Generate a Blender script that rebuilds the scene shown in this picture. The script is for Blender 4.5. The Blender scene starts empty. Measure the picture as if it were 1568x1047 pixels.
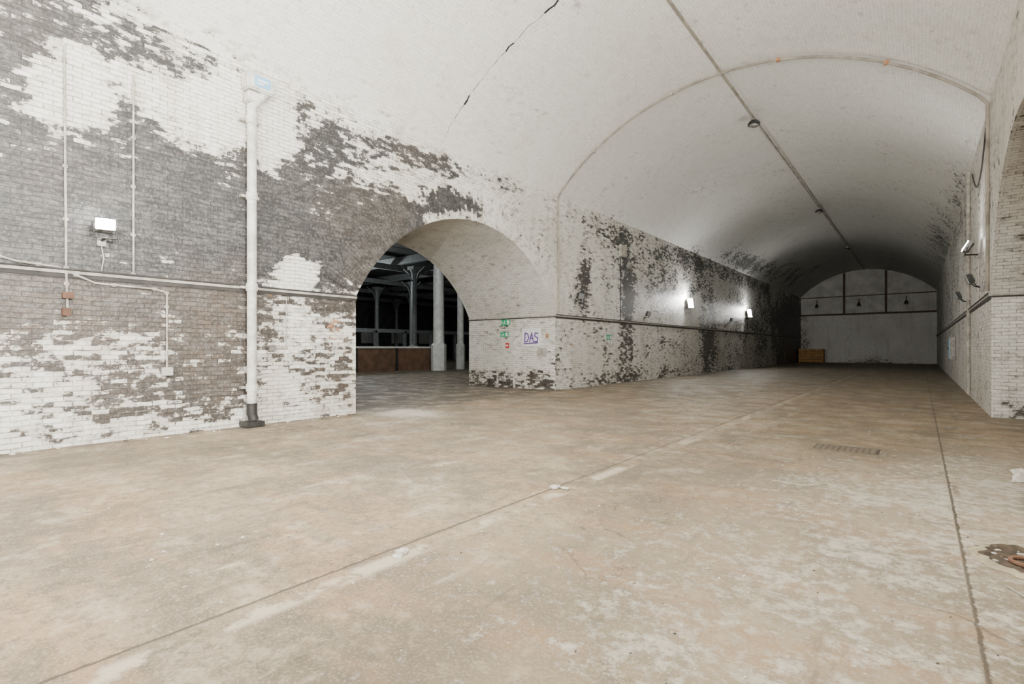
import bpy, bmesh, math, random
from mathutils import Vector, Matrix
random.seed(7)
S=bpy.context.scene
# ---------------------------------------------------------------- layout (metres)
XL,XR=-10.17,1.2
CX=(XL+XR)/2; HALF=(XR-XL)/2
SPR=6.975; CROWN=9.51; RISE=CROWN-SPR
RV=(HALF**2+RISE**2)/(2*RISE); ZC=CROWN-RV
Y0,Y1=-7.0,63.0
TH=4.2
OY0,OY1=6.97,15.2
AC=(OY0+OY1)/2; AH=(OY1-OY0)/2; ASP=2.7; AR=2.5
RA=(AH**2+AR**2)/(2*AR); AZ=ASP+AR-RA
RAILZ=2.66
def arch_z(y): return AZ+math.sqrt(max(RA**2-(y-AC)**2,0))
def vault_z(x): return ZC+math.sqrt(max(RV**2-(x-CX)**2,0))
def sm(a,b,v):
    t=max(0,min(1,(v-a)/(b-a))); return t*t*(3-2*t)
# ---------------------------------------------------------------- node helpers
class NT:
    def __init__(s,name):
        s.m=bpy.data.materials.new(name); s.m.use_nodes=True
        s.t=s.m.node_tree; s.t.nodes.clear()
        s.out=s.t.nodes.new('ShaderNodeOutputMaterial')
        s.b=s.t.nodes.new('ShaderNodeBsdfPrincipled')
        s.t.links.new(s.b.outputs[0],s.out.inputs[0])
    def n(s,k,**kw):
        o=s.t.nodes.new('ShaderNode'+k)
        for a,v in kw.items(): setattr(o,a,v)
        return o
    def l(s,a,b): s.t.links.new(a,b)
    def put(s,inp,v):
        if isinstance(v,bpy.types.NodeSocket): s.l(v,inp)
        else: inp.default_value=v
    def math(s,op,a,b=0.0,clamp=False):
        o=s.n('Math',operation=op,use_clamp=clamp); s.put(o.inputs[0],a)
        s.put(o.inputs[1],b); return o.outputs[0]
    def mix(s,f,a,b,bt='MIX'):
        o=s.n('Mix',data_type='RGBA',blend_type=bt); s.put(o.inputs[0],f)
        for i,v in ((6,a),(7,b)):
            if isinstance(v,tuple): v=(v[0],v[1],v[2],1)
            s.put(o.inputs[i],v)
        return o.outputs[2]
    def mr(s,v,a,b,c=0.0,d=1.0):
        o=s.n('MapRange',interpolation_type='SMOOTHSTEP'); s.put(o.inputs[0],v)
        for i,q in enumerate((a,b,c,d)): o.inputs[i+1].default_value=q
        return o.outputs[0]
    def noise(s,vec,sc,det=3,rough=.55):
        o=s.n('TexNoise'); s.put(o.inputs['Vector'],vec); o.inputs['Scale'].default_value=sc
        o.inputs['Detail'].default_value=det; o.inputs['Roughness'].default_value=rough
        return o.outputs['Fac']
    def scale(s,vec,v):
        o=s.n('VectorMath',operation='MULTIPLY'); s.put(o.inputs[0],vec); o.inputs[1].default_value=v
        return o.outputs[0]
    def dist(s,vec,c,sc):
        o=s.n('VectorMath',operation='SUBTRACT'); s.put(o.inputs[0],vec); o.inputs[1].default_value=c
        p=s.scale(o.outputs[0],sc)
        q=s.n('VectorMath',operation='LENGTH'); s.l(p,q.inputs[0]); return q.outputs['Value']
    def bump(s,h,strength,dist):
        o=s.n('Bump'); o.inputs['Strength'].default_value=strength; o.inputs['Distance'].default_value=dist
        s.l(h,o.inputs['Height']); s.l(o.outputs[0],s.b.inputs['Normal'])

def simple(name,col,rough=.6,metal=0,var=.25,nsc=8,emit=0,bump=0):
    k=NT(name); g=k.n('NewGeometry')
    f=k.noise(g.outputs['Position'],nsc,2)
    f=k.mr(f,.3,.7)
    c2=tuple(c*(1-var) for c in col)
    k.put(k.b.inputs['Base Color'],k.mix(f,col,c2))
    k.b.inputs['Roughness'].default_value=rough; k.b.inputs['Metallic'].default_value=metal
    if emit:
        k.b.inputs['Emission Color'].default_value=(*col,1); k.b.inputs['Emission Strength'].default_value=emit
    return k.m

def brick_mat(name,white,shade,dark,brown,mort=.5,bstr=.6,painted_falloff=0.0,rw=.8,chips=.5,step=0.0,stain=.4):
    k=NT(name); g=k.n('NewGeometry'); P=g.outputs['Position']
    uv=k.n('UVMap').outputs[0]
    nz=k.n('TexNoise'); k.l(P,nz.inputs['Vector']); nz.inputs['Scale'].default_value=3; nz.inputs['Detail'].default_value=1
    wob=k.n('VectorMath',operation='MULTIPLY_ADD'); k.l(nz.outputs['Color'],wob.inputs[0]); wob.inputs[1].default_value=(.035,.035,0); k.l(uv,wob.inputs[2])
    br=k.n('TexBrick'); k.l(wob.outputs[0],br.inputs['Vector'])
    br.inputs['Scale'].default_value=1; br.inputs['Brick Width'].default_value=.23; br.inputs['Row Height'].default_value=.078
    br.inputs['Mortar Size'].default_value=.007; br.inputs['Mortar Smooth'].default_value=.4
    br.inputs['Color1'].default_value=(0,0,0,1); br.inputs['Color2'].default_value=(1,1,1,1); br.inputs['Mortar'].default_value=(.5,.5,.5,1)
    rnd=k.n('SeparateColor'); k.l(br.outputs['Color'],rnd.inputs[0]); rnd=rnd.outputs[0]
    mo=br.outputs['Fac']
    peel=k.n('Attribute',attribute_name='peel').outputs['Fac']
    rust=k.n('Attribute',attribute_name='rust').outputs['Fac']
    A=k.noise(P,.75,3,.62); B=k.noise(k.scale(P,(1,1,2.0)),4.0,4,.72); C=k.noise(P,.45,2); E=k.noise(P,18,2,.65)
    W=k.noise(k.scale(P,(1.6,1.6,.28)),1.2,3,.6)
    v=k.math('ADD',peel,k.math('MULTIPLY',k.math('SUBTRACT',A,.5),1.5))
    v=k.math('ADD',v,k.math('MULTIPLY',k.math('SUBTRACT',B,.5),1.9))
    v=k.math('ADD',v,k.math('MULTIPLY',k.math('SUBTRACT',rnd,.5),rw))
    v=k.math('ADD',v,k.math('MULTIPLY',k.math('SUBTRACT',E,.5),chips))
    mask=k.mr(v,.5,.58)
    thin=k.mr(v,.05,.52)
    w=k.mix(k.mr(C,.35,.7),white,shade)
    w=k.mix(k.math('MULTIPLY',rnd,.2),w,(shade[0]*.66,shade[1]*.65,shade[2]*.62))
    w=k.mix(k.math('MULTIPLY',k.mr(W,.5,.72),stain),w,(.46,.4,.31))
    w=k.mix(k.math('MULTIPLY',thin,.55),w,(.33,.3,.255))
    dj=k.math('MULTIPLY',mo,k.mr(B,.38,.62,mort*.3,min(1,mort*1.9)))
    w=k.mix(dj,w,(shade[0]*.2,shade[1]*.19,shade[2]*.17))
    w=k.mix(k.math('MULTIPLY',k.mr(E,.54,.74),.35),w,(.3,.27,.23))
    sp=k.n('SeparateXYZ'); k.l(P,sp.inputs[0])
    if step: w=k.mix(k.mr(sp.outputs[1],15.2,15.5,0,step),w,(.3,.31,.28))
    if painted_falloff: w=k.mix(k.mr(sp.outputs[1],13,50,0,painted_falloff),w,(.16,.17,.145))  # light fall-off along the tunnel, darkened into the brick colour
    low=k.mr(sp.outputs[2],2.5,2.8,.55,0.0)
    bm=k.math('ADD',k.math('MULTIPLY',k.mr(C,.42,.62),.35),low,clamp=True)
    d=k.mix(bm,dark,brown)
    d=k.mix(k.math('MULTIPLY',rnd,.6),d,tuple(c*.3 for c in dark))
    d=k.mix(k.math('MULTIPLY',k.mr(E,.5,.66),.35),d,(.25,.245,.23))
    d=k.mix(k.math('MULTIPLY',k.mr(B,.54,.4),.25),d,(.25,.24,.225))
    d=k.mix(k.math('MULTIPLY',mo,.5),d,(.035,.033,.032))
    col=k.mix(mask,w,d)
    rm=k.mr(k.math('ADD',rust,k.math('MULTIPLY',k.math('SUBTRACT',B,.5),2.2)),.5,.6)
    col=k.mix(k.math('MULTIPLY',rm,.75),col,(.5,.25,.12))
    k.put(k.b.inputs['Base Color'],col)
    k.b.inputs['Roughness'].default_value=.5
    h=k.math('SUBTRACT',k.math('MULTIPLY',rnd,.35),mo)
    h=k.math('ADD',h,k.math('MULTIPLY',E,.7))
    k.bump(h,bstr,.018)
    return k.m

M_wall=brick_mat('painted_brick',(.88,.865,.81),(.74,.715,.645),(.05,.05,.049),(.12,.088,.063),mort=.4,bstr=.9,painted_falloff=.3,rw=.55)
M_vault=brick_mat('painted_vault_brick',(.92,.905,.855),(.88,.86,.8),(.06,.068,.058),(.1,.098,.08),mort=.16,bstr=.35,painted_falloff=.6,rw=.45,chips=.3,step=.14,stain=.15)
M_end=brick_mat('end_brick',(.82,.81,.77),(.74,.72,.68),(.25,.22,.2),(.3,.2,.14),mort=.22,rw=.3,chips=.3,bstr=.5)
M_white=simple('white_paint_metal',(.76,.74,.68),.5,0,.4,5)
M_dirty=simple('dirty_white_paint',(.5,.47,.41),.6,0,.45,6)
M_cond=simple('old_conduit_paint',(.38,.34,.28),.6,0,.45,3)
M_iron=simple('dark_iron',(.05,.048,.045),.5,.4,.4,10)
M_grey=simple('grey_conduit',(.3,.29,.27),.45,.5,.3,10)
M_railm=simple('ledge_shadow_and_cable',(.05,.046,.042),.7,0,.5,3)  # dark tone for the under-ledge shadow strip and the cable
M_rust=simple('rust_steel',(.2,.1,.06),.75,.1,.5,5)
M_frame=simple('brown_steel',(.13,.08,.055),.7,.1,.4,3)
M_green=simple('sign_green',(.02,.38,.17),.4,0,.05)
M_red=simple('sign_red',(.6,.04,.03),.4,0,.05)
M_sign=simple('sign_white',(.86,.86,.86),.4,0,.05)
M_blue=simple('label_blue',(.25,.5,.75),.4,0,.1)
M_purple=simple('paint_purple',(.12,.05,.28),.5,0,.1)
M_orange=simple('orange_paint',(.5,.24,.12),.5,0,.3)
M_yel=simple('yellow_board',(.5,.27,.06),.6,0,.4,3)
M_glow=simple('lamp_glow',(1,.98,.93),.3,0,0,emit=200)
M_glass=simple('lamp_glass',(.35,.36,.36),.15,0,.1)
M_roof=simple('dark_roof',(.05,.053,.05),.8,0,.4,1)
M_colw=simple('column_paint',(.62,.62,.59),.5,0,.25,3)
M_colg=simple('column_grey',(.2,.21,.21),.5,0,.25,3)
M_tim=simple('timber_panel',(.15,.085,.05),.6,0,.4,2)
M_rub=simple('rubble',(.7,.66,.6),.9,0,.35,20)
M_asb=simple('cement_sheet',(.78,.77,.72),.7,0,.25,1)
M_cover=simple('cover_steel',(.2,.165,.12),.75,.0,.3,12)
M_cover2=simple('cover_groove',(.12,.1,.075),.75,.0,.3,12)
M_dirt=simple('hole_dirt',(.1,.075,.05),.95,0,.6,14)
M_mark=simple('worn_line_paint',(.5,.44,.31),.8,0,.5,8)

# floor
def floor_mat():
    k=NT('worn_concrete'); g=k.n('NewGeometry'); P=g.outputs['Position']
    sp=k.n('SeparateXYZ'); k.l(P,sp.inputs[0]); x,y=sp.outputs[0],sp.outputs[1]
    n1=k.noise(P,.4,3,.65); n2=k.noise(P,1.5,5,.72); n3=k.noise(P,9,4,.8); n4=k.noise(k.scale(P,(2.2,.4,1)),1.3,4,.72)
    n5=k.noise(P,55,1,.6); n6=k.noise(k.scale(P,(.5,1.6,1)),.8,3,.7)
    c=k.mix(k.mr(n1,.38,.6),(.31,.245,.16),(.18,.147,.1))
    c=k.mix(k.math('MULTIPLY',k.mr(n6,.47,.6),.55),c,(.34,.215,.12))
    c=k.mix(k.math('MULTIPLY',k.mr(n2,.5,.62),.65),c,(.115,.092,.064))
    c=k.mix(k.math('MULTIPLY',k.mr(n2,.47,.36),.6),c,(.44,.37,.27))
    c=k.mix(k.math('MULTIPLY',k.mr(n3,.5,.64),.65),c,(.085,.067,.048))
    c=k.mix(k.math('MULTIPLY',k.mr(n3,.46,.34),.35),c,(.48,.41,.31))
    c=k.mix(k.math('MULTIPLY',k.mr(n5,.5,.7),.4),c,(.44,.38,.29))
    da=k.mr(k.dist(P,(.0,6.3,0),(.42,.3,0)),0,1.15,.45,0)
    db=k.mr(k.dist(P,(-.8,3.0,0),(.34,.4,0)),0,1.1,.34,0)
    dc=k.mr(k.dist(P,(-9.5,7.8,0),(.5,.9,0)),0,1.1,.8,0)
    de=k.mr(k.dist(P,(.9,9.0,0),(.6,.3,0)),0,1.1,.3,0)
    reg=k.math('ADD',k.math('ADD',da,db),k.math('ADD',dc,de))
    v=k.math('ADD',k.math('ADD',reg,k.math('MULTIPLY',k.math('SUBTRACT',n2,.5),1.2)),k.math('MULTIPLY',k.math('SUBTRACT',n3,.5),1.7))
    c=k.mix(k.math('MULTIPLY',k.mr(v,.18,.7),.85),c,(.66,.62,.54))
    c=k.mix(k.math('MULTIPLY',k.mr(n4,.6,.7),.5),c,(.5,.43,.32))
    c=k.mix(k.math('MULTIPLY',k.mr(n4,.42,.32),.55),c,(.1,.082,.06))
    ds=k.mr(k.dist(P,(-9.0,5.0,0),(1.5,1.2,0)),0.2,1,.9,0)
    c=k.mix(k.math('MULTIPLY',ds,k.mr(n3,.4,.6)),c,(.07,.05,.04))
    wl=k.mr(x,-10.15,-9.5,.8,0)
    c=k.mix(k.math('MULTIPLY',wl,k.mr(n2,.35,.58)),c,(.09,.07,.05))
    vo=k.n('TexVoronoi'); k.l(P,vo.inputs['Vector']); vo.inputs['Scale'].default_value=11
    sc=k.n('SeparateColor'); k.l(vo.outputs['Color'],sc.inputs[0])
    spk=k.math('MULTIPLY',k.mr(k.math('ADD',vo.outputs['Distance'],k.math('MULTIPLY',n3,.2)),.2,.14),k.mr(k.math('ADD',sc.outputs[0],reg),.84,.9))
    c=k.mix(k.math('MULTIPLY',spk,.85),c,(.72,.68,.6))
    vc=k.n('TexVoronoi',feature='DISTANCE_TO_EDGE'); vc.inputs['Scale'].default_value=.33
    dv=k.n('VectorMath',operation='MULTIPLY_ADD'); cmb=k.n('CombineXYZ'); k.l(n2,cmb.inputs[0]); k.l(n1,cmb.inputs[1])
    k.l(cmb.outputs[0],dv.inputs[0]); dv.inputs[1].default_value=(1.3,2.5,0); k.l(P,dv.inputs[2]); k.l(dv.outputs[0],vc.inputs['Vector'])
    crk=k.math('MULTIPLY',k.mr(vc.outputs['Distance'],.0015,.004,1,0),k.mr(n6,.44,.52))
    jn=k.math('MULTIPLY',k.math('SUBTRACT',n3,.5),.05)
    def line(co,pos,w):
        return k.mr(k.math('ABSOLUTE',k.math('ADD',k.math('SUBTRACT',co,pos),jn)),w,w*2.5,1,0)
    j=line(x,-3.08,.007)
    j=k.math('MAXIMUM',j,line(x,.24,.006))
    j=k.math('MAXIMUM',j,k.math('MULTIPLY',line(x,-6.9,.008),.4))
    md=k.math('PINGPONG',k.math('ADD',y,1.5),4.5)
    j2=k.math('MULTIPLY',k.mr(k.math('ABSOLUTE',k.math('ADD',md,jn)),.008,.025,1,0),.4)
    j=k.math('MAXIMUM',j,j2); j=k.math('MAXIMUM',j,k.math('MULTIPLY',crk,.6))
    c=k.mix(k.math('MULTIPLY',j,.85),c,(.055,.042,.03))
    pe=k.math('MULTIPLY',k.mr(k.math('ABSOLUTE',k.math('SUBTRACT',x,-2.93)),.03,.12,.7,0),k.mr(n2,.49,.58))
    c=k.mix(pe,c,(.6,.52,.4))
    c=k.mix(k.mr(y,9,38,0,.55),c,(.11,.1,.07))  # far floor dimmed in its colour, standing in for weaker light
    k.put(k.b.inputs['Base Color'],c)
    k.put(k.b.inputs['Roughness'],k.mr(n2,.3,.7,.5,.8))
    k.bump(n3,.4,.012)
    return k.m
M_floor=floor_mat()

# ---------------------------------------------------------------- mesh builder
class MB:
    def __init__(s): s.v=[];s.f=[];s.mi=[];s.uv=[];s.sm=[];s.mats=[]
    def mat(s,m):
        if m not in s.mats: s.mats.append(m)
        return s.mats.index(m)
    def face(s,pts,m,uvs=None,smooth=False):
        b=len(s.v); s.v+= [tuple(p) for p in pts]; s.f.append(list(range(b,b+len(pts)))); s.mi.append(s.mat(m))
        s.uv.append(uvs or [(p[0]+p[1],p[2]) for p in pts]); s.sm.append(smooth)
    def box(s,c,d,m,R=None,bev=0):
        bm=bmesh.new(); bmesh.ops.create_cube(bm,size=1)
        for v in bm.verts: v.co=Vector((v.co.x*d[0],v.co.y*d[1],v.co.z*d[2]))
        if bev: bmesh.ops.bevel(bm,geom=bm.edges[:],offset=bev,segments=2,affect='EDGES')
        s.add(bm,Matrix.Translation(c)@(R.to_4x4() if R else Matrix.Identity(4)),m,bev>0)
    def add(s,bm,T,m,smooth=False):
        b=len(s.v)
        bm.verts.index_update()
        for v in bm.verts: s.v.append(tuple(T@v.co))
        k=s.mat(m)
        for f in bm.faces:
            ids=[b+v.index for v in f.verts]; s.f.append(ids); s.mi.append(k)
            s.uv.append([(s.v[i][0]+s.v[i][1],s.v[i][2]) for i in ids]); s.sm.append(smooth)
        bm.free()
    def cyl(s,p0,p1,r,m,r2=None,seg=16,smooth=True):
        p0=Vector(p0);p1=Vector(p1);d=p1-p0
        bm=bmesh.new(); bmesh.ops.create_cone(bm,cap_ends=True,segments=seg,radius1=r,radius2=r if r2 is None else r2,depth=d.length)
        q=d.to_track_quat('Z','Y').to_matrix().to_4x4()
        s.add(bm,Matrix.Translation((p0+p1)/2)@q,m,smooth)
    def sph(s,c,r,m,sc=(1,1,1),seg=16):
        bm=bmesh.new(); bmesh.ops.create_uvsphere(bm,u_segments=seg,v_segments=seg//2,radius=r)
        s.add(bm,Matrix.Translation(c)@Matrix.Diagonal((*sc,1)),m,True)
    def tube(s,pts,r,m,seg=10):
        for a,b in zip(pts[:-1],pts[1:]): s.cyl(a,b,r,m,seg=seg)
        for p in pts[1:-1]: s.sph(p,r*1.02,m,seg=8)
    def obj(s,name,attr=None,auto=True):
        me=bpy.data.meshes.new(name); me.from_pydata(s.v,[],s.f)
        for m in s.mats: me.materials.append(m)
        u=me.uv_layers.new(name='UVMap')
        for fi,p in enumerate(me.polygons):
            p.material_index=s.mi[fi]; p.use_smooth=s.sm[fi]
            for j in range(len(p.vertices)): u.data[p.loop_start+j].uv=s.uv[fi][j]
        if attr:
            for an,fn in attr.items():
                a=me.attributes.new(an,'FLOAT','POINT')
                a.data.foreach_set('value',[fn(*v) for v in s.v])
        me.update()
        o=bpy.data.objects.new(name,me); S.collection.objects.link(o)
        if auto:
            mod=o.modifiers.new('split','EDGE_SPLIT'); mod.split_angle=math.radians(40)
        return o

# ---------------------------------------------------------------- paint-flaking maps (wall surface, metres)
LB=[ # cy,cz,ry,rz,amp
(2.2,4.1,4.2,2.6,.95),(3.9,3.8,1.5,2.6,.4),(1.0,3.4,1.4,1.6,.3),(5.5,4.4,1.7,2.0,.7),(6.7,3.7,1.5,1.8,.7),(7.7,4.3,1.5,1.5,.6),(8.6,5.0,1.2,.9,.45),
(7.5,3.6,1.0,1.1,.6),(8.4,4.7,1.0,.7,.5),(9.6,5.3,1.2,.35,.5),
(6.3,5.5,1.1,.8,.35),(2.3,6.75,2.8,.6,.5),(1,6.0,1.2,.7,.3),(5.9,6.4,1.3,.6,.5),(7.7,6.25,2.0,.6,.6),(9.6,6.5,2.4,.4,.6),(10.6,5.65,1.4,.33,.9),
(9.3,5.6,1.2,.5,.35),(13,6.6,3,.3,.25),
(1.95,5.55,.65,.75,-1.1),(1.9,4.9,.5,.35,-.5),(3.6,5.5,.7,.7,-1.0),(4.2,5.6,.4,1.6,-.8),(5.0,6.0,.6,.9,-1.3),(4.9,5.2,.35,.5,-.6),(5.6,3.05,.55,.5,-1.6),(.9,4.7,.4,.25,-.8),(2.7,4.6,.35,.2,-.5),(8.6,5.5,.6,.4,-.4),
(1.0,3.3,.5,.12,-.6),(1.4,5.0,.5,.2,-.4),(3.1,5.9,1.0,.25,-.4),(1.3,4.35,.5,.1,-.4),
(2.6,1.4,2.8,1.6,.3),(3.2,.8,1.3,.7,.22),(4.2,.9,.7,.9,.2),(1.2,2.3,1.2,.35,.3),(6.7,1.2,.3,1.4,.3),(3,.02,5,.35,-.2),(5.6,1.9,.7,.6,-.2),(6.2,.9,1.0,1.0,.22),(1.4,.6,.9,.4,-.1),
(17.2,4.2,.6,1.8,.8),(20.9,3.3,1.1,3.8,.75),(18.9,5.0,1.5,1.2,.35),(24,4.8,3,2,.35),(27.5,4.2,3,1.4,.2),(32.3,2.2,2.4,3.2,.75),(30,5.6,4,1.2,.35),(38.5,3.6,4,3.4,.45),
(46,3.6,5,3.8,.5),(54,3,6,4.5,.9),(60,3,6,6,1.1),(24,6.5,10,.7,.4),(40,6.7,14,.9,.5),(22,.3,6,.5,.35),(19,1.2,.6,.9,.4),(25,1.2,3,1.2,.1),(38,1,10,1.5,.1)]
RB=[(24,4,6,3,.2),(34,4,8,4,.3),(48,4,12,5,.35),(15.6,4.8,.5,1.0,.4),(28,6.5,10,.8,.3)]
VB=[(37,7.4,5,.8,.7),(43,7.6,6,.9,.6),(30,7.1,4,.4,.35),(52,8,8,1.4,.5),(20,7.1,3,.25,.4),(2.5,7.05,4,.22,.6),(7.5,7.05,3,.18,.5)]
def blobs(L,y,z):
    t=0
    for cy,cz,ry,rz,a in L:
        d=math.hypot((y-cy)/ry,(z-cz)/rz)
        if d<1: t+=a*(1-d*d)
    return t
def peel_wall(x,y,z):
    if x<CX:
        if x>XL-.06:
            b=.1 if z>RAILZ else .27
            if y>15.2: b=.1 if z>RAILZ else .1
            if 7<y<15.2: b=.0
            if z<.35: b+=.14 if y>15 else .08
            return b+blobs(LB,y,z)
        if y>15 and z<.75: return .55
        return -.15 if z>RAILZ-.1 else -.02
    if x<XR+.06: return .08+blobs(RB,y,z)
    return (.05 if z<2.8 else .25)+ (.3 if z<.5 else 0)
def rust_wall(x,y,z):
    if x<CX and x>XL-.06: return blobs([(6.55,1.7,.35,.7,.5),(6.2,2.1,.5,.3,.25),(.9,6.9,1.2,.5,.7),(16.3,1.6,.3,.4,.4),(3.1,5.0,.2,.2,.3),(5.0,2.5,.4,.2,.4)],y,z)
    return -.5
def peel_vault(x,y,z):
    b=-.25
    if x<CX: b+=blobs(VB,y,z)
    else: b+=blobs([(38,7.3,12,.9,.6),(24,7.1,6,.5,.5)],y,z)
    return b+ sm(15,40,y)*.18
# ---------------------------------------------------------------- side walls with cross arch
def side_wall(name,xf,xb,sgn):
    mb=MB()
    def rng(a,b,st):
        n=max(1,round((b-a)/st)); return [a+(b-a)*i/n for i in range(n)]
    ys=rng(Y0,OY0,.2)+rng(OY0,OY1,.17)+rng(OY1,28,.3)+rng(28,Y1+.5,.6)+[Y1+.5]
    NR=30
    for i in range(len(ys)-1):
        a,b=ys[i],ys[i+1]
        inop=(a>=OY0-1e-6 and b<=OY1+1e-6)
        la=arch_z(a) if inop else 0; lb=arch_z(b) if inop else 0
        for r in range(NR):
            za0=la+(SPR-la)*r/NR; za1=la+(SPR-la)*(r+1)/NR
            zb0=lb+(SPR-lb)*r/NR; zb1=lb+(SPR-lb)*(r+1)/NR
            pts=[(xf,a,za0),(xf,b,zb0),(xf,b,zb1),(xf,a,za1)]
            if sgn<0: pts=pts[::-1]
            mb.face(pts,M_wall,[(p[1],p[2]) for p in pts])
        pts=[(xb,a,la),(xb,b,lb),(xb,b,10.5),(xb,a,10.5)]
        mb.face(pts,M_wall,[(p[1],p[2]) for p in pts])
        pts=[(xf,a,SPR),(xf,b,SPR),(xb,b,10.5),(xb,a,10.5)]
        mb.face(pts,M_wall,[(p[0],p[1]) for p in pts])
        if inop:
            s0=RA*math.asin((a-AC)/RA); s1=RA*math.asin((b-AC)/RA)
            N=10
            for q in range(N):
                x0=xf+(xb-xf)*q/N; x1=xf+(xb-xf)*(q+1)/N
                mb.face([(x0,a,la),(x1,a,la),(x1,b,lb),(x0,b,lb)],M_wall,[(x0,s0),(x1,s0),(x1,s1),(x0,s1)],False)
    for yy in (OY0,OY1):
        N=14
        for q in range(N):
            x0=xf+(xb-xf)*q/N; x1=xf+(xb-xf)*(q+1)/N
            for r in range(10):
                z0=ASP*r/10; z1=ASP*(r+1)/10
                mb.face([(x0,yy,z0),(x1,yy,z0),(x1,yy,z1),(x0,yy,z1)],M_wall,[(x0,z0),(x1,z0),(x1,z1),(x0,z1)])
    for yy in (Y0,Y1+.5):
        mb.face([(xf,yy,0),(xb,yy,0),(xb,yy,10.5),(xf,yy,SPR)],M_wall,[(xf,0),(xb,0),(xb,10.5),(xf,SPR)])
    e=.02*sgn
    n=48; a0=math.asin(AH/RA)
    for i in range(n):
        t0=-a0+2*a0*i/n; t1=-a0+2*a0*(i+1)/n
        for r in range(5):
            r0=RA-.0+r*.18; r1=r0+.18
            def P(t,rr): return (xf+e,AC+math.sin(t)*rr,AZ+math.cos(t)*rr)
            mb.face([P(t0,r0),P(t1,r0),P(t1,r1),P(t0,r1)],M_wall,[(r0*1.28,t0*RA),(r0*1.28,t1*RA),(r1*1.28,t1*RA),(r1*1.28,t0*RA)])
        for ro in (RA,RA+.9):
            mb.face([(xf,AC+math.sin(t0)*ro,AZ+math.cos(t0)*ro),(xf,AC+math.sin(t1)*ro,AZ+math.cos(t1)*ro),(xf+e,AC+math.sin(t1)*ro,AZ+math.cos(t1)*ro),(xf+e,AC+math.sin(t0)*ro,AZ+math.cos(t0)*ro)],M_wall)
    return mb.obj(name,{'peel':peel_wall,'rust':rust_wall},auto=False)
side_wall('wall_left',XL,XL-TH,1)
side_wall('wall_right',XR,XR+TH,-1)
# vault
mb=MB(); n=56; a0=math.asin(HALF/RV)
ys=[Y0+(15.2-Y0)*i/44 for i in range(44)]+[15.2+(Y1+.5-15.2)*i/80 for i in range(81)]
for i in range(len(ys)-1):
    for j in range(n):
        t0=-a0+2*a0*j/n; t1=-a0+2*a0*(j+1)/n
        def P(t,y): return (CX+RV*math.sin(t),y,ZC+RV*math.cos(t))
        mb.face([P(t0,ys[i]),P(t0,ys[i+1]),P(t1,ys[i+1]),P(t1,ys[i])],M_vault,[(ys[i],t0*RV),(ys[i+1],t0*RV),(ys[i+1],t1*RV),(ys[i],t1*RV)],True)
ce=mb.obj('ceiling',{'peel':peel_vault,'rust':lambda x,y,z:-.5},auto=False)
bm=bmesh.new(); bm.from_mesh(ce.data); bmesh.ops.remove_doubles(bm,verts=bm.verts[:],dist=.001); bm.to_mesh(ce.data); bm.free()
mb=MB()
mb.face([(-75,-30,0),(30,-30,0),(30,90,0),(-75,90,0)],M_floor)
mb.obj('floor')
# ---------------------------------------------------------------- end wall
mb=MB()
for i in range(20):
    for j in range(10):
        x0=XL+2*HALF*i/20;x1=XL+2*HALF*(i+1)/20;z0=.5*j;z1=z0+.5
        mb.face([(x0,Y1,z0),(x1,Y1,z0),(x1,Y1,z1),(x0,Y1,z1)],M_end,[(x0,z0),(x1,z0),(x1,z1),(x0,z1)])
mb.box((CX,Y1+.22,2.5),(2*HALF,.4,5.0),M_end)
mb.obj('wall_end',{'peel':lambda x,y,z:-.12+(.5 if x<-9.3 else 0)+(.45 if z<.4 else 0)+max(0,.5*(1-math.hypot((x+4)/3,(z-.3)/.9))),'rust':lambda x,y,z:-.5})
mb=MB()
step=.15; x=XL+.01
while x<XR-.02:
    x2=min(x+step,XR-.01); xm=(x+x2)/2
    za,zb,zm=[max(vault_z(q)-.02,SPR) for q in (x,x2,xm)]
    y0=Y1-.02;y1=Y1-.06
    mb.face([(x,y0,5.0),(xm,y1,5.0),(xm,y1,zm),(x,y0,za)],M_asb); mb.face([(xm,y1,5.0),(x2,y0,5.0),(x2,y0,zb),(xm,y1,zm)],M_asb)
    x=x2
for xx in (-6.2,-2.7):
    mb.box((xx,Y1-.14,(5.0+vault_z(xx))/2-.03),(.18,.12,vault_z(xx)-5.06),M_frame)
mb.box((CX,Y1-.16,5.0),(2*HALF-.02,.2,.16),M_frame)
mb.box((CX,Y1-.12,6.85),(2*HALF-.06,.08,.08),M_frame)
mb.obj('corrugated_gable_panel')
mb=MB(); mb.box((CX,Y1+.45,7.5),(2*HALF,.1,6),M_rust); mb.obj('wall_gable_backing')

for nm,xf,s in (('trim_1',XL,1),('trim_2',XR,-1)):
    mb=MB()
    for a,b in ((Y0,OY0),(OY1,Y1-.1)):
        mb.box((xf+s*.02,(a+b)/2,RAILZ),(.05,b-a,.05),M_dirty)
        mb.box((xf+s*.012,(a+b)/2,RAILZ-.055),(.03,b-a,.06),M_railm)  # dark strip standing in for the shadow under the ledge
        mb.cyl((xf+s*.055,a,RAILZ+.035),(xf+s*.055,b,RAILZ+.035),.014,M_railm,seg=8)
    for yy,ss in ((OY0,1),(OY1,-1)):
        mb.box((xf-s*TH/2,yy+ss*.015,RAILZ),(TH,.04,.05),M_dirty)
        mb.box((xf-s*TH/2,yy+ss*.01,RAILZ-.04),(TH,.025,.04),M_railm)  # same modelled under-ledge shadow along the passage jambs
    mb.obj(nm)

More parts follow.
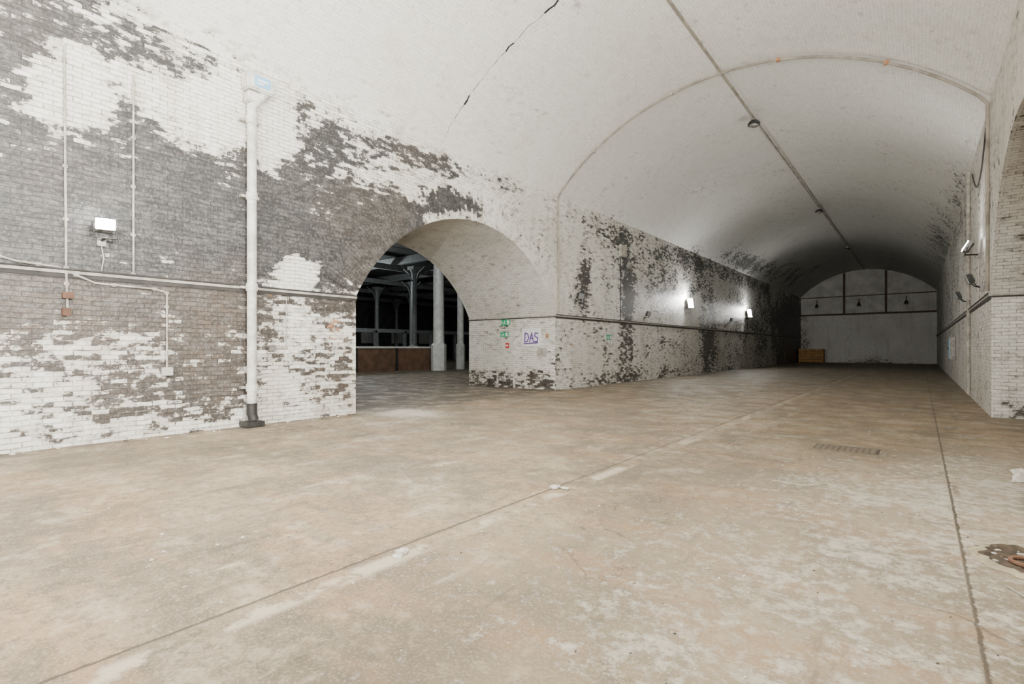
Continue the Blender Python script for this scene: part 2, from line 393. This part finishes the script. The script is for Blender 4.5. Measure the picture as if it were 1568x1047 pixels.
mb=MB(); N=60; Rc=RV-.07
pts=[(XL+.05,OY1+.12,RAILZ+.1),(XL+.05,OY1+.12,SPR-.1)]+[(CX+Rc*math.sin(-a0+2*a0*i/N),OY1+.12,ZC+Rc*math.cos(-a0+2*a0*i/N)) for i in range(1,N)]+[(XR-.05,OY1+.12,SPR-.1),(XR-.05,OY1+.12,RAILZ+.1)]
mb.tube(pts,.034,M_cond,8)
for i in (10,24,38,50):
    p=pts[i]; mb.box(p,(.1,.1,.08),M_orange if i>30 else M_dirty)
mb.obj('vault_conduit')
mb=MB()
zc=CROWN-.07
mb.tube([(CX,-6.5,zc),(CX,62.8,zc)],.03,M_cond,8)
for i in range(46): mb.box((CX,-6+1.5*i,zc+.03),(.1,.03,.06),M_dirty)
mb.obj('crown_conduit')
for y in (4.5,18.96,33.4,47.6):
    mb=MB()
    mb.box((CX,y,CROWN-.16),(.14,.2,.1),M_grey,bev=.01)
    mb.cyl((CX,y,CROWN-.28),(CX,y,CROWN-.2),.2,M_iron,r2=.13,seg=20)
    mb.cyl((CX,y,CROWN-.28),(CX,y,CROWN-.34),.2,M_iron,seg=20)
    mb.sph((CX,y,CROWN-.34),.15,M_grey,(1,1,.6))
    mb.obj('bulkhead_ceiling_light')
mb=MB()
def VP(t,y,o=.004): return (CX+(RV-o)*math.sin(t),y,ZC+(RV-o)*math.cos(t))
tt=-a0
k=0; yy0=9.62
while tt<-a0+.62:
    yy1=9.62+random.uniform(-.03,.03)
    w=random.uniform(.006,.02)
    if k in (9,10,21,22,30,31,32): w=random.uniform(.035,.06)
    mb.face([VP(tt,yy0-w/2),VP(tt,yy0+w/2),VP(tt+.018,yy1+w/2),VP(tt+.018,yy1-w/2)],M_iron if w>.012 else M_grey)
    tt+=.018;k+=1;yy0=yy1
mb.obj('vault_crack')

# ---------------------------------------------------------------- drainpipe
mb=MB(); px,py=XL+.17,4.55
mb.cyl((px,py,.42),(px,py,6.15),.085,M_white,seg=24)
for z in (.75,2.66,4.4,5.85): mb.cyl((px,py,z-.07),(px,py,z+.07),.103,M_white,seg=24); mb.box((XL+.06,py,z),(.1,.34,.05),M_dirty)
mb.tube([(px,py,.45),(px,py,.22)],.095,M_iron,16)
mb.tube([(px,py,.25),(px+.02,py+.03,.12)],.09,M_iron,16)
mb.box((XL+.18,py,.06),(.34,.34,.1),M_iron,bev=.01)
mb.tube([(px,py,6.1),(px,py+.1,6.25),(px,py+.26,6.45)],.08,M_white,16)
mb.box((px,py+.0,6.28),(.2,.22,.2),M_white,bev=.02)
mb.box((px,py+.12,6.58),(.28,.52,.34),M_white,bev=.03)
mb.box((px+.145,py+.14,6.58),(.01,.3,.2),M_blue)
mb.box((px+.152,py+.14,6.6),(.006,.2,.04),M_sign); mb.box((px+.152,py+.1,6.54),(.006,.12,.03),M_sign)
mb.obj('drainpipe')
def conduit(pts,r=.016,m=M_dirty):
    mb=MB(); P=[(XL+.04,a,b) for a,b in pts]; mb.tube(P,r,m,8)
    for a,b in zip(P[:-1],P[1:]):
        a=Vector(a);b=Vector(b);L=(b-a).length
        for i in range(int(L/.8)+1):
            c=a+(b-a)*min(1,(i+.3)*.8/L); mb.box((XL+.02,c.y,c.z),(.04,.06,.05),m)
    return mb
mb=conduit([(1.83,6.1),(1.85,2.72),(1.87,1.98)]); mb.box((XL+.05,1.87,2.3),(.09,.13,.1),M_rust,bev=.01); mb.box((XL+.05,1.85,2.05),(.09,.1,.12),M_rust,bev=.01); mb.obj('wall_conduit')
mb=conduit([(2.7,6.0),(2.7,2.72)]); mb.obj('wall_conduit')
mb=conduit([(.6,3.0),(.9,2.86),(1.3,2.75),(1.75,2.72),(2.2,2.52),(3.0,2.5),(3.18,2.45),(3.18,1.15)]); mb.box((XL+.05,3.18,1.1),(.09,.16,.14),M_white,bev=.01); mb.obj('wall_cable')
mb=conduit([(20.2,5.9),(20.2,2.7)],m=M_iron); mb.box((XL+.1,20.3,5.7),(.15,.5,.5),M_dirty,bev=.02); mb.obj('wall_conduit')
mb=conduit([(5.3,2.55),(5.3,1.5),(5.0,1.5)],r=.012); mb.box((XL+.05,5.0,1.5),(.08,.12,.12),M_grey,bev=.01); mb.obj('wall_conduit')

# ---------------------------------------------------------------- floodlights
def floodlight(x,s,y,z,lit,power=0,sc=1.0,tilt=.35,dy=0,glow=0,hw=.34,hh=.24):
    mb=MB()
    R=Matrix.Rotation(s*tilt,3,'Y')
    if dy: R=Matrix.Rotation(dy,3,'Z')@R
    c=Vector((x+s*.26,y,z))
    mb.box(c,(.09*sc,hw*sc,hh*sc),M_iron if not lit else M_grey,R,.012)
    f=c+R@Vector((s*.05*sc,0,0))
    mb.box(f,(.02,(hw-.02)*sc,(hh-.02)*sc),M_glow if lit else M_glass,R)
    for i in range(5): mb.box(c+R@Vector((-s*.06*sc,hw*(-.35+.175*i)*sc,0)),(.04,.012,(hh-.04)*sc),M_iron,R)
    q=hw*.56
    mb.tube([c+R@Vector((0,-q*sc,0)),c+R@Vector((-s*.05,-q*sc,-.2)),c+R@Vector((-s*.05,q*sc,-.2)),c+R@Vector((0,q*sc,0))],.012,M_iron,8)
    mb.tube([c+R@Vector((-s*.05,0,-.2)),(x+s*.03,y,z-.22)],.02,M_iron,8)
    mb.box((x+s*.03,y,z-.24),(.06,.12,.14),M_grey,None,.01)
    mb.tube([(x+s*.03,y,z-.3),(x+s*.03,y+.03,z-.5),(x+s*.03,y,RAILZ+.06)],.01,M_dirty,6)
    o=mb.obj('floodlight')
    if lit and power:
        ld=bpy.data.lights.new('lamp','AREA'); ld.shape='RECTANGLE'; ld.size=.3; ld.size_y=.2; ld.energy=power; ld.color=(1,.99,.95)
        lo=bpy.data.objects.new('lamp',ld); S.collection.objects.link(lo); lo.parent=o
        lo.location=f+R@Vector((s*.02,0,0)); d=(R@Vector((s,0,0))); lo.rotation_euler=d.to_track_quat('-Z','Y').to_euler()
    if glow:
        ld=bpy.data.lights.new('lamp_spill','POINT'); ld.energy=glow; ld.shadow_soft_size=.06
        lo=bpy.data.objects.new('lamp_spill',ld); S.collection.objects.link(lo); lo.parent=o
        lo.location=f+R@Vector((s*.12,0,.2*sc))
    return o
floodlight(XL,1,2.28,3.42,True,0,.7,-.1,-.3,glow=16,hw=.36,hh=.25)
floodlight(XL,1,28.1,3.95,True,0,1.4,-.3,-.8,glow=190,hw=.22,hh=.4)
floodlight(XL,1,40.5,4.05,True,0,1.5,-.3,-.8,glow=190,hw=.2,hh=.4)
floodlight(XL,1,16.5,3.45,False)
floodlight(XL,1,22.6,3.1,False)
floodlight(XL,1,36.0,3.4,False)
floodlight(XR,-1,17.6,4.1,True,90,1.1,-.5)
floodlight(XR,-1,17.0,3.2,False)
floodlight(XR,-1,22.0,3.2,False)
floodlight(XR,-1,2.3,3.8,True,2200,1.4,-.65)  # unseen lamp, added to brighten the near left vault
floodlight(XR,-1,-3.0,3.8,True,2200,1.4,-.65)  # second added lamp out of view, also lifting the left vault
for xx,zz in ((-8.6,5.6),(-4.9,5.6),(-1.1,5.6)):
    mb=MB()
    mb.tube([(xx,Y1-.1,zz+.8),(xx,Y1-.4,zz+.9),(xx,Y1-.6,zz+.55)],.03,M_iron,8)
    mb.cyl((xx,Y1-.6,zz+.2),(xx,Y1-.6,zz+.55),.2,M_iron,r2=.06,seg=18)
    mb.sph((xx,Y1-.6,zz+.2),.12,M_glass)
    mb.obj('swan_neck_lamp')

# right wall services
mb=MB()
mb.tube([(XR-.06,21.0,.1),(XR-.06,21.0,6.4),(XR-.06,20.6,6.8)],.05,M_dirty,10)
for z in (1,3,5): mb.box((XR-.04,21,z),(.08,.18,.05),M_dirty)
mb.obj('service_pipe')
mb=MB()
pts=[(XR-.04,15.8+.4*i,6.5-.8*math.sin(math.pi*i/10)) for i in range(11)]
mb.tube(pts,.018,M_iron,6); mb.obj('hanging_cable')
mb=MB(); mb.box((XR-.11,30,1.5),(.2,.7,1.0),M_grey,bev=.02); mb.box((XR-.22,30,1.5),(.02,.6,.9),M_blue); mb.box((XR-.24,29.8,1.5),(.03,.03,.12),M_iron); mb.obj('electrical_cabinet')

# ---------------------------------------------------------------- signs
def exit_sign(origin,ax,nrm,w,h):
    mb=MB(); o=Vector(origin); ax=Vector(ax); n=Vector(nrm); up=Vector((0,0,1))
    R=Matrix((ax,n,up)).transposed()
    mb.box(o,(w,.012,h),M_green,R)
    def bx(u,v,du,dv,ang=0):
        mb.box(o+ax*u*w+up*v*h+n*.009,(du*w,.006,dv*h),M_sign,R@Matrix.Rotation(ang,3,'Y'))
    bx(.3,0,.26,.7)
    mb.sph(o+ax*-.12*w+up*.3*h+n*.01,.06*h,M_sign,seg=8)
    bx(-.13,.05,.07,.35,.2); bx(-.2,-.22,.05,.32,.7); bx(-.06,-.2,.05,.32,-.5); bx(-.05,.12,.16,.06,.2)
    bx(-.36,0,.16,.1); bx(-.42,.08,.12,.08,-.7); bx(-.42,-.08,.12,.08,.7)
    mb.obj('exit_sign')
yj=OY1-.02
exit_sign((-12.43,yj,2.48),(1,0,0),(0,-1,0),.42,.22)
exit_sign((-12.5,yj,2.02),(1,0,0),(0,-1,0),.4,.18)
exit_sign((XL+.02,19.2,1.95),(0,1,0),(1,0,0),.42,.2)
mb=MB(); mb.box((-12.35,yj,1.6),(.16,.02,.2),M_red); mb.box((-12.35,yj-.012,1.6),(.1,.01,.06),M_sign); mb.obj('fire_sign')
mb=MB(); mb.box((-11.2,yj,1.9),(.86,.02,.68),M_sign)
def stroke(p):
    mb.tube([(-11.5+a,yj-.018,1.72+b) for a,b in p],.02,M_purple,6)
stroke([(0,0),(.02,.34),(.14,.3),(.19,.17),(.12,.03),(0,0)])
stroke([(.22,0),(.32,.34),(.4,0)]); stroke([(.25,.14),(.4,.15)])
stroke([(.62,.32),(.48,.34),(.46,.22),(.6,.15),(.58,.02),(.44,.02)])
stroke([(-.05,-.06),(.6,-.02)])
mb.obj('graffiti_notice_board')
mb=MB(); mb.box((-10.75,yj,1.35),(.4,.02,.3),M_dirty); mb.box((-10.5,yj-.01,1.95),(.1,.03,.14),M_orange); mb.obj('notice_plate')
mb=MB(); mb.box((-12.0,yj-.02,1.0),(.06,.06,2.0),M_white); mb.box((-12.0,yj-.05,1.35),(.16,.08,.2),M_white,bev=.01); mb.obj('trunking_call_point')

mb=MB(); bx,by=-8.9,60.8
for i in range(5): mb.box((bx,by,.18+.28*i),(2.2,.05,.24),M_yel)
for i in range(5): mb.box((bx,by+.9,.18+.28*i),(2.2,.05,.24),M_yel)
for dx in (-1.05,0,1.05):
    for dy in (-.05,.95): mb.box((bx+dx,by+dy,.72),(.12,.06,1.44),M_yel)
for dz in (.18,.74,1.3):
    for dx in (-1.1,1.1): mb.box((bx+dx,by+.45,dz),(.05,.95,.24),M_yel)
mb.obj('timber_crate')

# ---------------------------------------------------------------- neighbouring hall, and added east light blocker
HX0,HX1=-70,XL-TH
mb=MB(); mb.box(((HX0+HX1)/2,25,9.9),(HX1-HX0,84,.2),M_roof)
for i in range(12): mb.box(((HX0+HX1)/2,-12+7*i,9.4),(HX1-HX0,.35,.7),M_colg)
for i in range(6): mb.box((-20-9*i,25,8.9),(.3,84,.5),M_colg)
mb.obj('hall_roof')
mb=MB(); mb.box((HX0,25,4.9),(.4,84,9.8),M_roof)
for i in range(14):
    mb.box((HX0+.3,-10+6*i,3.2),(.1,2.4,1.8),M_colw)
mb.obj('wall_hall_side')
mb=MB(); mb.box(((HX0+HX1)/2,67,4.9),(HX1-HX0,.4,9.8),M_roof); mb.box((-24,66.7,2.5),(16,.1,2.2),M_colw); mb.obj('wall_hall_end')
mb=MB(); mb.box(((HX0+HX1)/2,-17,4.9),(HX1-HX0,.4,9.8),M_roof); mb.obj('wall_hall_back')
mb=MB(); mb.box((13,11,4.9),(.4,44,9.8),M_asb); mb.obj('wall_east_blocker')  # unseen wall added to keep daylight out of the right arch
mb=MB(); mb.box((9.2,11,9.9),(8,44,.2),M_asb); mb.obj('ceiling_east_blocker')  # unseen roof added to shut off sky light on this side
for nm,yy in (('wall_east_blocker_front',-11),('wall_east_blocker_end',33)):
    mb=MB(); mb.box((9.2,yy,4.9),(8,.4,9.8),M_asb); mb.obj(nm)  # unseen end pieces closing the added daylight blocker
def column(x,y,r,h,m,base=True):
    mb=MB()
    mb.cyl((x,y,0),(x,y,1.7),r*1.35,M_colw if base else m,seg=8,smooth=False)
    mb.cyl((x,y,1.7),(x,y,1.85),r*1.35,m,r2=r,seg=8,smooth=False)
    mb.cyl((x,y,1.8),(x,y,h-.6),r,m,r2=r*.88,seg=20)
    mb.cyl((x,y,h-.6),(x,y,h-.3),r*.9,m,r2=r*1.5,seg=20)
    mb.box((x,y,h-.15),(r*3.2,r*3.2,.3),m)
    for d in ((1,0),(-1,0),(0,1),(0,-1)):
        mb.tube([(x+d[0]*r,y+d[1]*r,h-1.3),(x+d[0]*r*2.2,y+d[1]*r*2.2,h-.6),(x+d[0]*1.4,y+d[1]*1.4,h-.1)],.07,m,6)
    mb.obj('iron_column')
column(-25.4,23.9,.38,8.65,M_colw)
column(-25.8,26.4,.24,8.65,M_colw)
for x,y in ((-34.8,29.8),(-49.8,37),(-43,36.5),(-34.8,40),(-34.8,20),(-44,28),(-52,44),(-26,40),(-56,34),(-60,48)): column(x,y,.26,8.65,M_colg)
mb=MB()
mb.box((-27.2,12,.75),(.15,26,1.5),M_tim); mb.box((-27.2,12,1.55),(.3,26,.12),M_colw)
for i in range(9): mb.box((-27.08,0+3.1*i,.75),(.12,.14,1.5),M_iron)
mb.obj('timber_partition')
mb=MB()
mb.box((-46,30,3.4),(.3,60,.4),M_colg)
for i in range(16): mb.box((-46,2+4*i,1.7),(.3,.3,3.4),M_colg)
mb.obj('mezzanine_frame')
for (x,y) in ((-21,17),(-40,27)):
    mb=MB(); mb.cyl((x,y,8.2),(x,y,9.8),.02,M_iron); mb.cyl((x,y,7.95),(x,y,8.25),.35,M_grey,r2=.1); mb.cyl((x,y,7.92),(x,y,7.95),.3,M_glass)
    o=mb.obj('hall_pendant_light')
    ld=bpy.data.lights.new('lamp','POINT'); ld.energy=1100; ld.shadow_soft_size=.25; ld.color=(.92,.98,1)
    lo=bpy.data.objects.new('lamp',ld); S.collection.objects.link(lo); lo.parent=o; lo.location=(x,y,7.6)

# ---------------------------------------------------------------- floor items
mb=MB()
cx,cy=-.87,9.0
mb.box((cx,cy,.004),(.8,.5,.01),M_cover2)
for i in range(10): mb.box((cx-.34+.075*i,cy,.008),(.055,.4,.01),M_cover)
for d in (-.26,.26): mb.box((cx,cy+d,.006),(.86,.02,.014),M_cover)
mb.obj('inspection_cover')
mb=MB()
for i in range(18):
    y=9.9+.2*i
    if random.random()<.2: continue
    mb.box((-2.38+.008*i,y,.002),(.035+.015*random.random(),.19,.003),M_mark)
mb.obj('floor_marking_line')
def chip(mb,x,y,r,m=M_rub,flat=.5):
    bm=bmesh.new(); bmesh.ops.create_icosphere(bm,subdivisions=1,radius=r)
    for v in bm.verts: v.co*=random.uniform(.65,1.25)
    a=random.uniform(0,6.28)
    T=Matrix.Translation((x,y,r*flat*.6))@Matrix.Rotation(a,4,'Z')@Matrix.Diagonal((random.uniform(.8,1.6),random.uniform(.6,1.1),flat,1))
    mb.add(bm,T,m)
mb=MB()
for i in range(620):
    r=random.choice([.004,.005,.006,.008,.01,.014])
    if i<320: x,y=random.gauss(-.5,1.3),random.gauss(4.6,2.4)
    else: x,y=random.uniform(-9.5,1),random.uniform(1,16)
    if x>.75 or y<1 or (abs(x-cx)<.5 and abs(y-cy)<.35): continue
    dk=random.random()<.15
    chip(mb,x,y,min(r,.007) if dk else r,M_dirt if dk else M_rub)
for i in range(200):
    y=random.uniform(1,30)
    if OY0<y<OY1 or 4.2<y<4.9: continue
    chip(mb,XL+abs(random.gauss(0.05,.12))+.03,y,random.uniform(.008,.035),random.choice([M_rub,M_dirt]))
mb.obj('loose_debris')
mb=MB(); chip(mb,-2.95,2.42,.05,flat=.6); chip(mb,-2.93,2.36,.035); mb.obj('plaster_lump')
mb=MB(); chip(mb,-3.05,4.55,.07,flat=.4); chip(mb,-2.95,4.6,.05,flat=.4); mb.obj('plaster_lump')
mb=MB()
for i in range(14): chip(mb,.95+random.gauss(0,.05),8.1+random.gauss(0,.2),random.uniform(.03,.09),flat=.8)
mb.obj('rubble_pile')
mb=MB(); hx,hy=.6,5.05; N=40
rr=[.22+.06*random.random() for _ in range(N)]
ro=[.3+.06*random.random() for _ in range(N)]
def Q(t,r,z): return (hx+math.cos(t)*r,hy+math.sin(t)*r*1.2,z)
for i in range(N):
    a=2*math.pi*i/N;b=2*math.pi*(i+1)/N;j=(i+1)%N
    mb.face([Q(a,rr[i],.018),Q(b,rr[j],.018),Q(b,ro[j],.003),Q(a,ro[i],.003)],M_mark)
    mb.face([Q(a,rr[i],.018),Q(b,rr[j],.018),Q(b,rr[j]*.85,.004),Q(a,rr[i]*.85,.004)],M_dirt)
    mb.face([Q(a,rr[i]*.85,.004),Q(b,rr[j]*.85,.004),(hx,hy,.004)],M_dirt)
mb.tube([(hx+.02+math.cos(t*.2)*.13,hy-.06+math.sin(t*.2)*.1,.02) for t in range(32)],.014,M_rust,6)
for i in range(60):
    a=random.uniform(0,6.28);r=random.uniform(0,.32); chip(mb,hx+math.cos(a)*r,hy+math.sin(a)*r,random.uniform(.008,.025),random.choice([M_dirt,M_rub,M_dirt,M_cover]))
mb.obj('broken_floor_drain')
mb=MB(); mb.tube([(.42,4.45,.009),(.5,4.3,.009),(.62,4.25,.009),(.8,4.35,.009),(1.1,4.3,.009)],.006,M_dirty,6); mb.obj('floor_cable')

# ---------------------------------------------------------------- daylight
w=bpy.data.worlds.new('sky'); S.world=w; w.use_nodes=True
bg=w.node_tree.nodes['Background']; bg.inputs[0].default_value=(1,.985,.95,1); bg.inputs[1].default_value=6.2
ld=bpy.data.lights.new('daylight_portal','AREA'); ld.shape='RECTANGLE'; ld.size=11.4; ld.size_y=9.6; ld.cycles.is_portal=True
o=bpy.data.objects.new('daylight_portal',ld); S.collection.objects.link(o); o.location=(CX,Y0-.05,4.8); o.rotation_euler=(math.radians(90),0,0)
# ---------------------------------------------------------------- camera
cam=bpy.data.cameras.new('camera'); cam.lens=18; cam.sensor_width=36; cam.shift_y=.006; cam.clip_end=500
co=bpy.data.objects.new('camera',cam); S.collection.objects.link(co)
co.location=(0,0,1.5); co.rotation_euler=(math.radians(90),0,math.radians(38.6))
S.camera=co
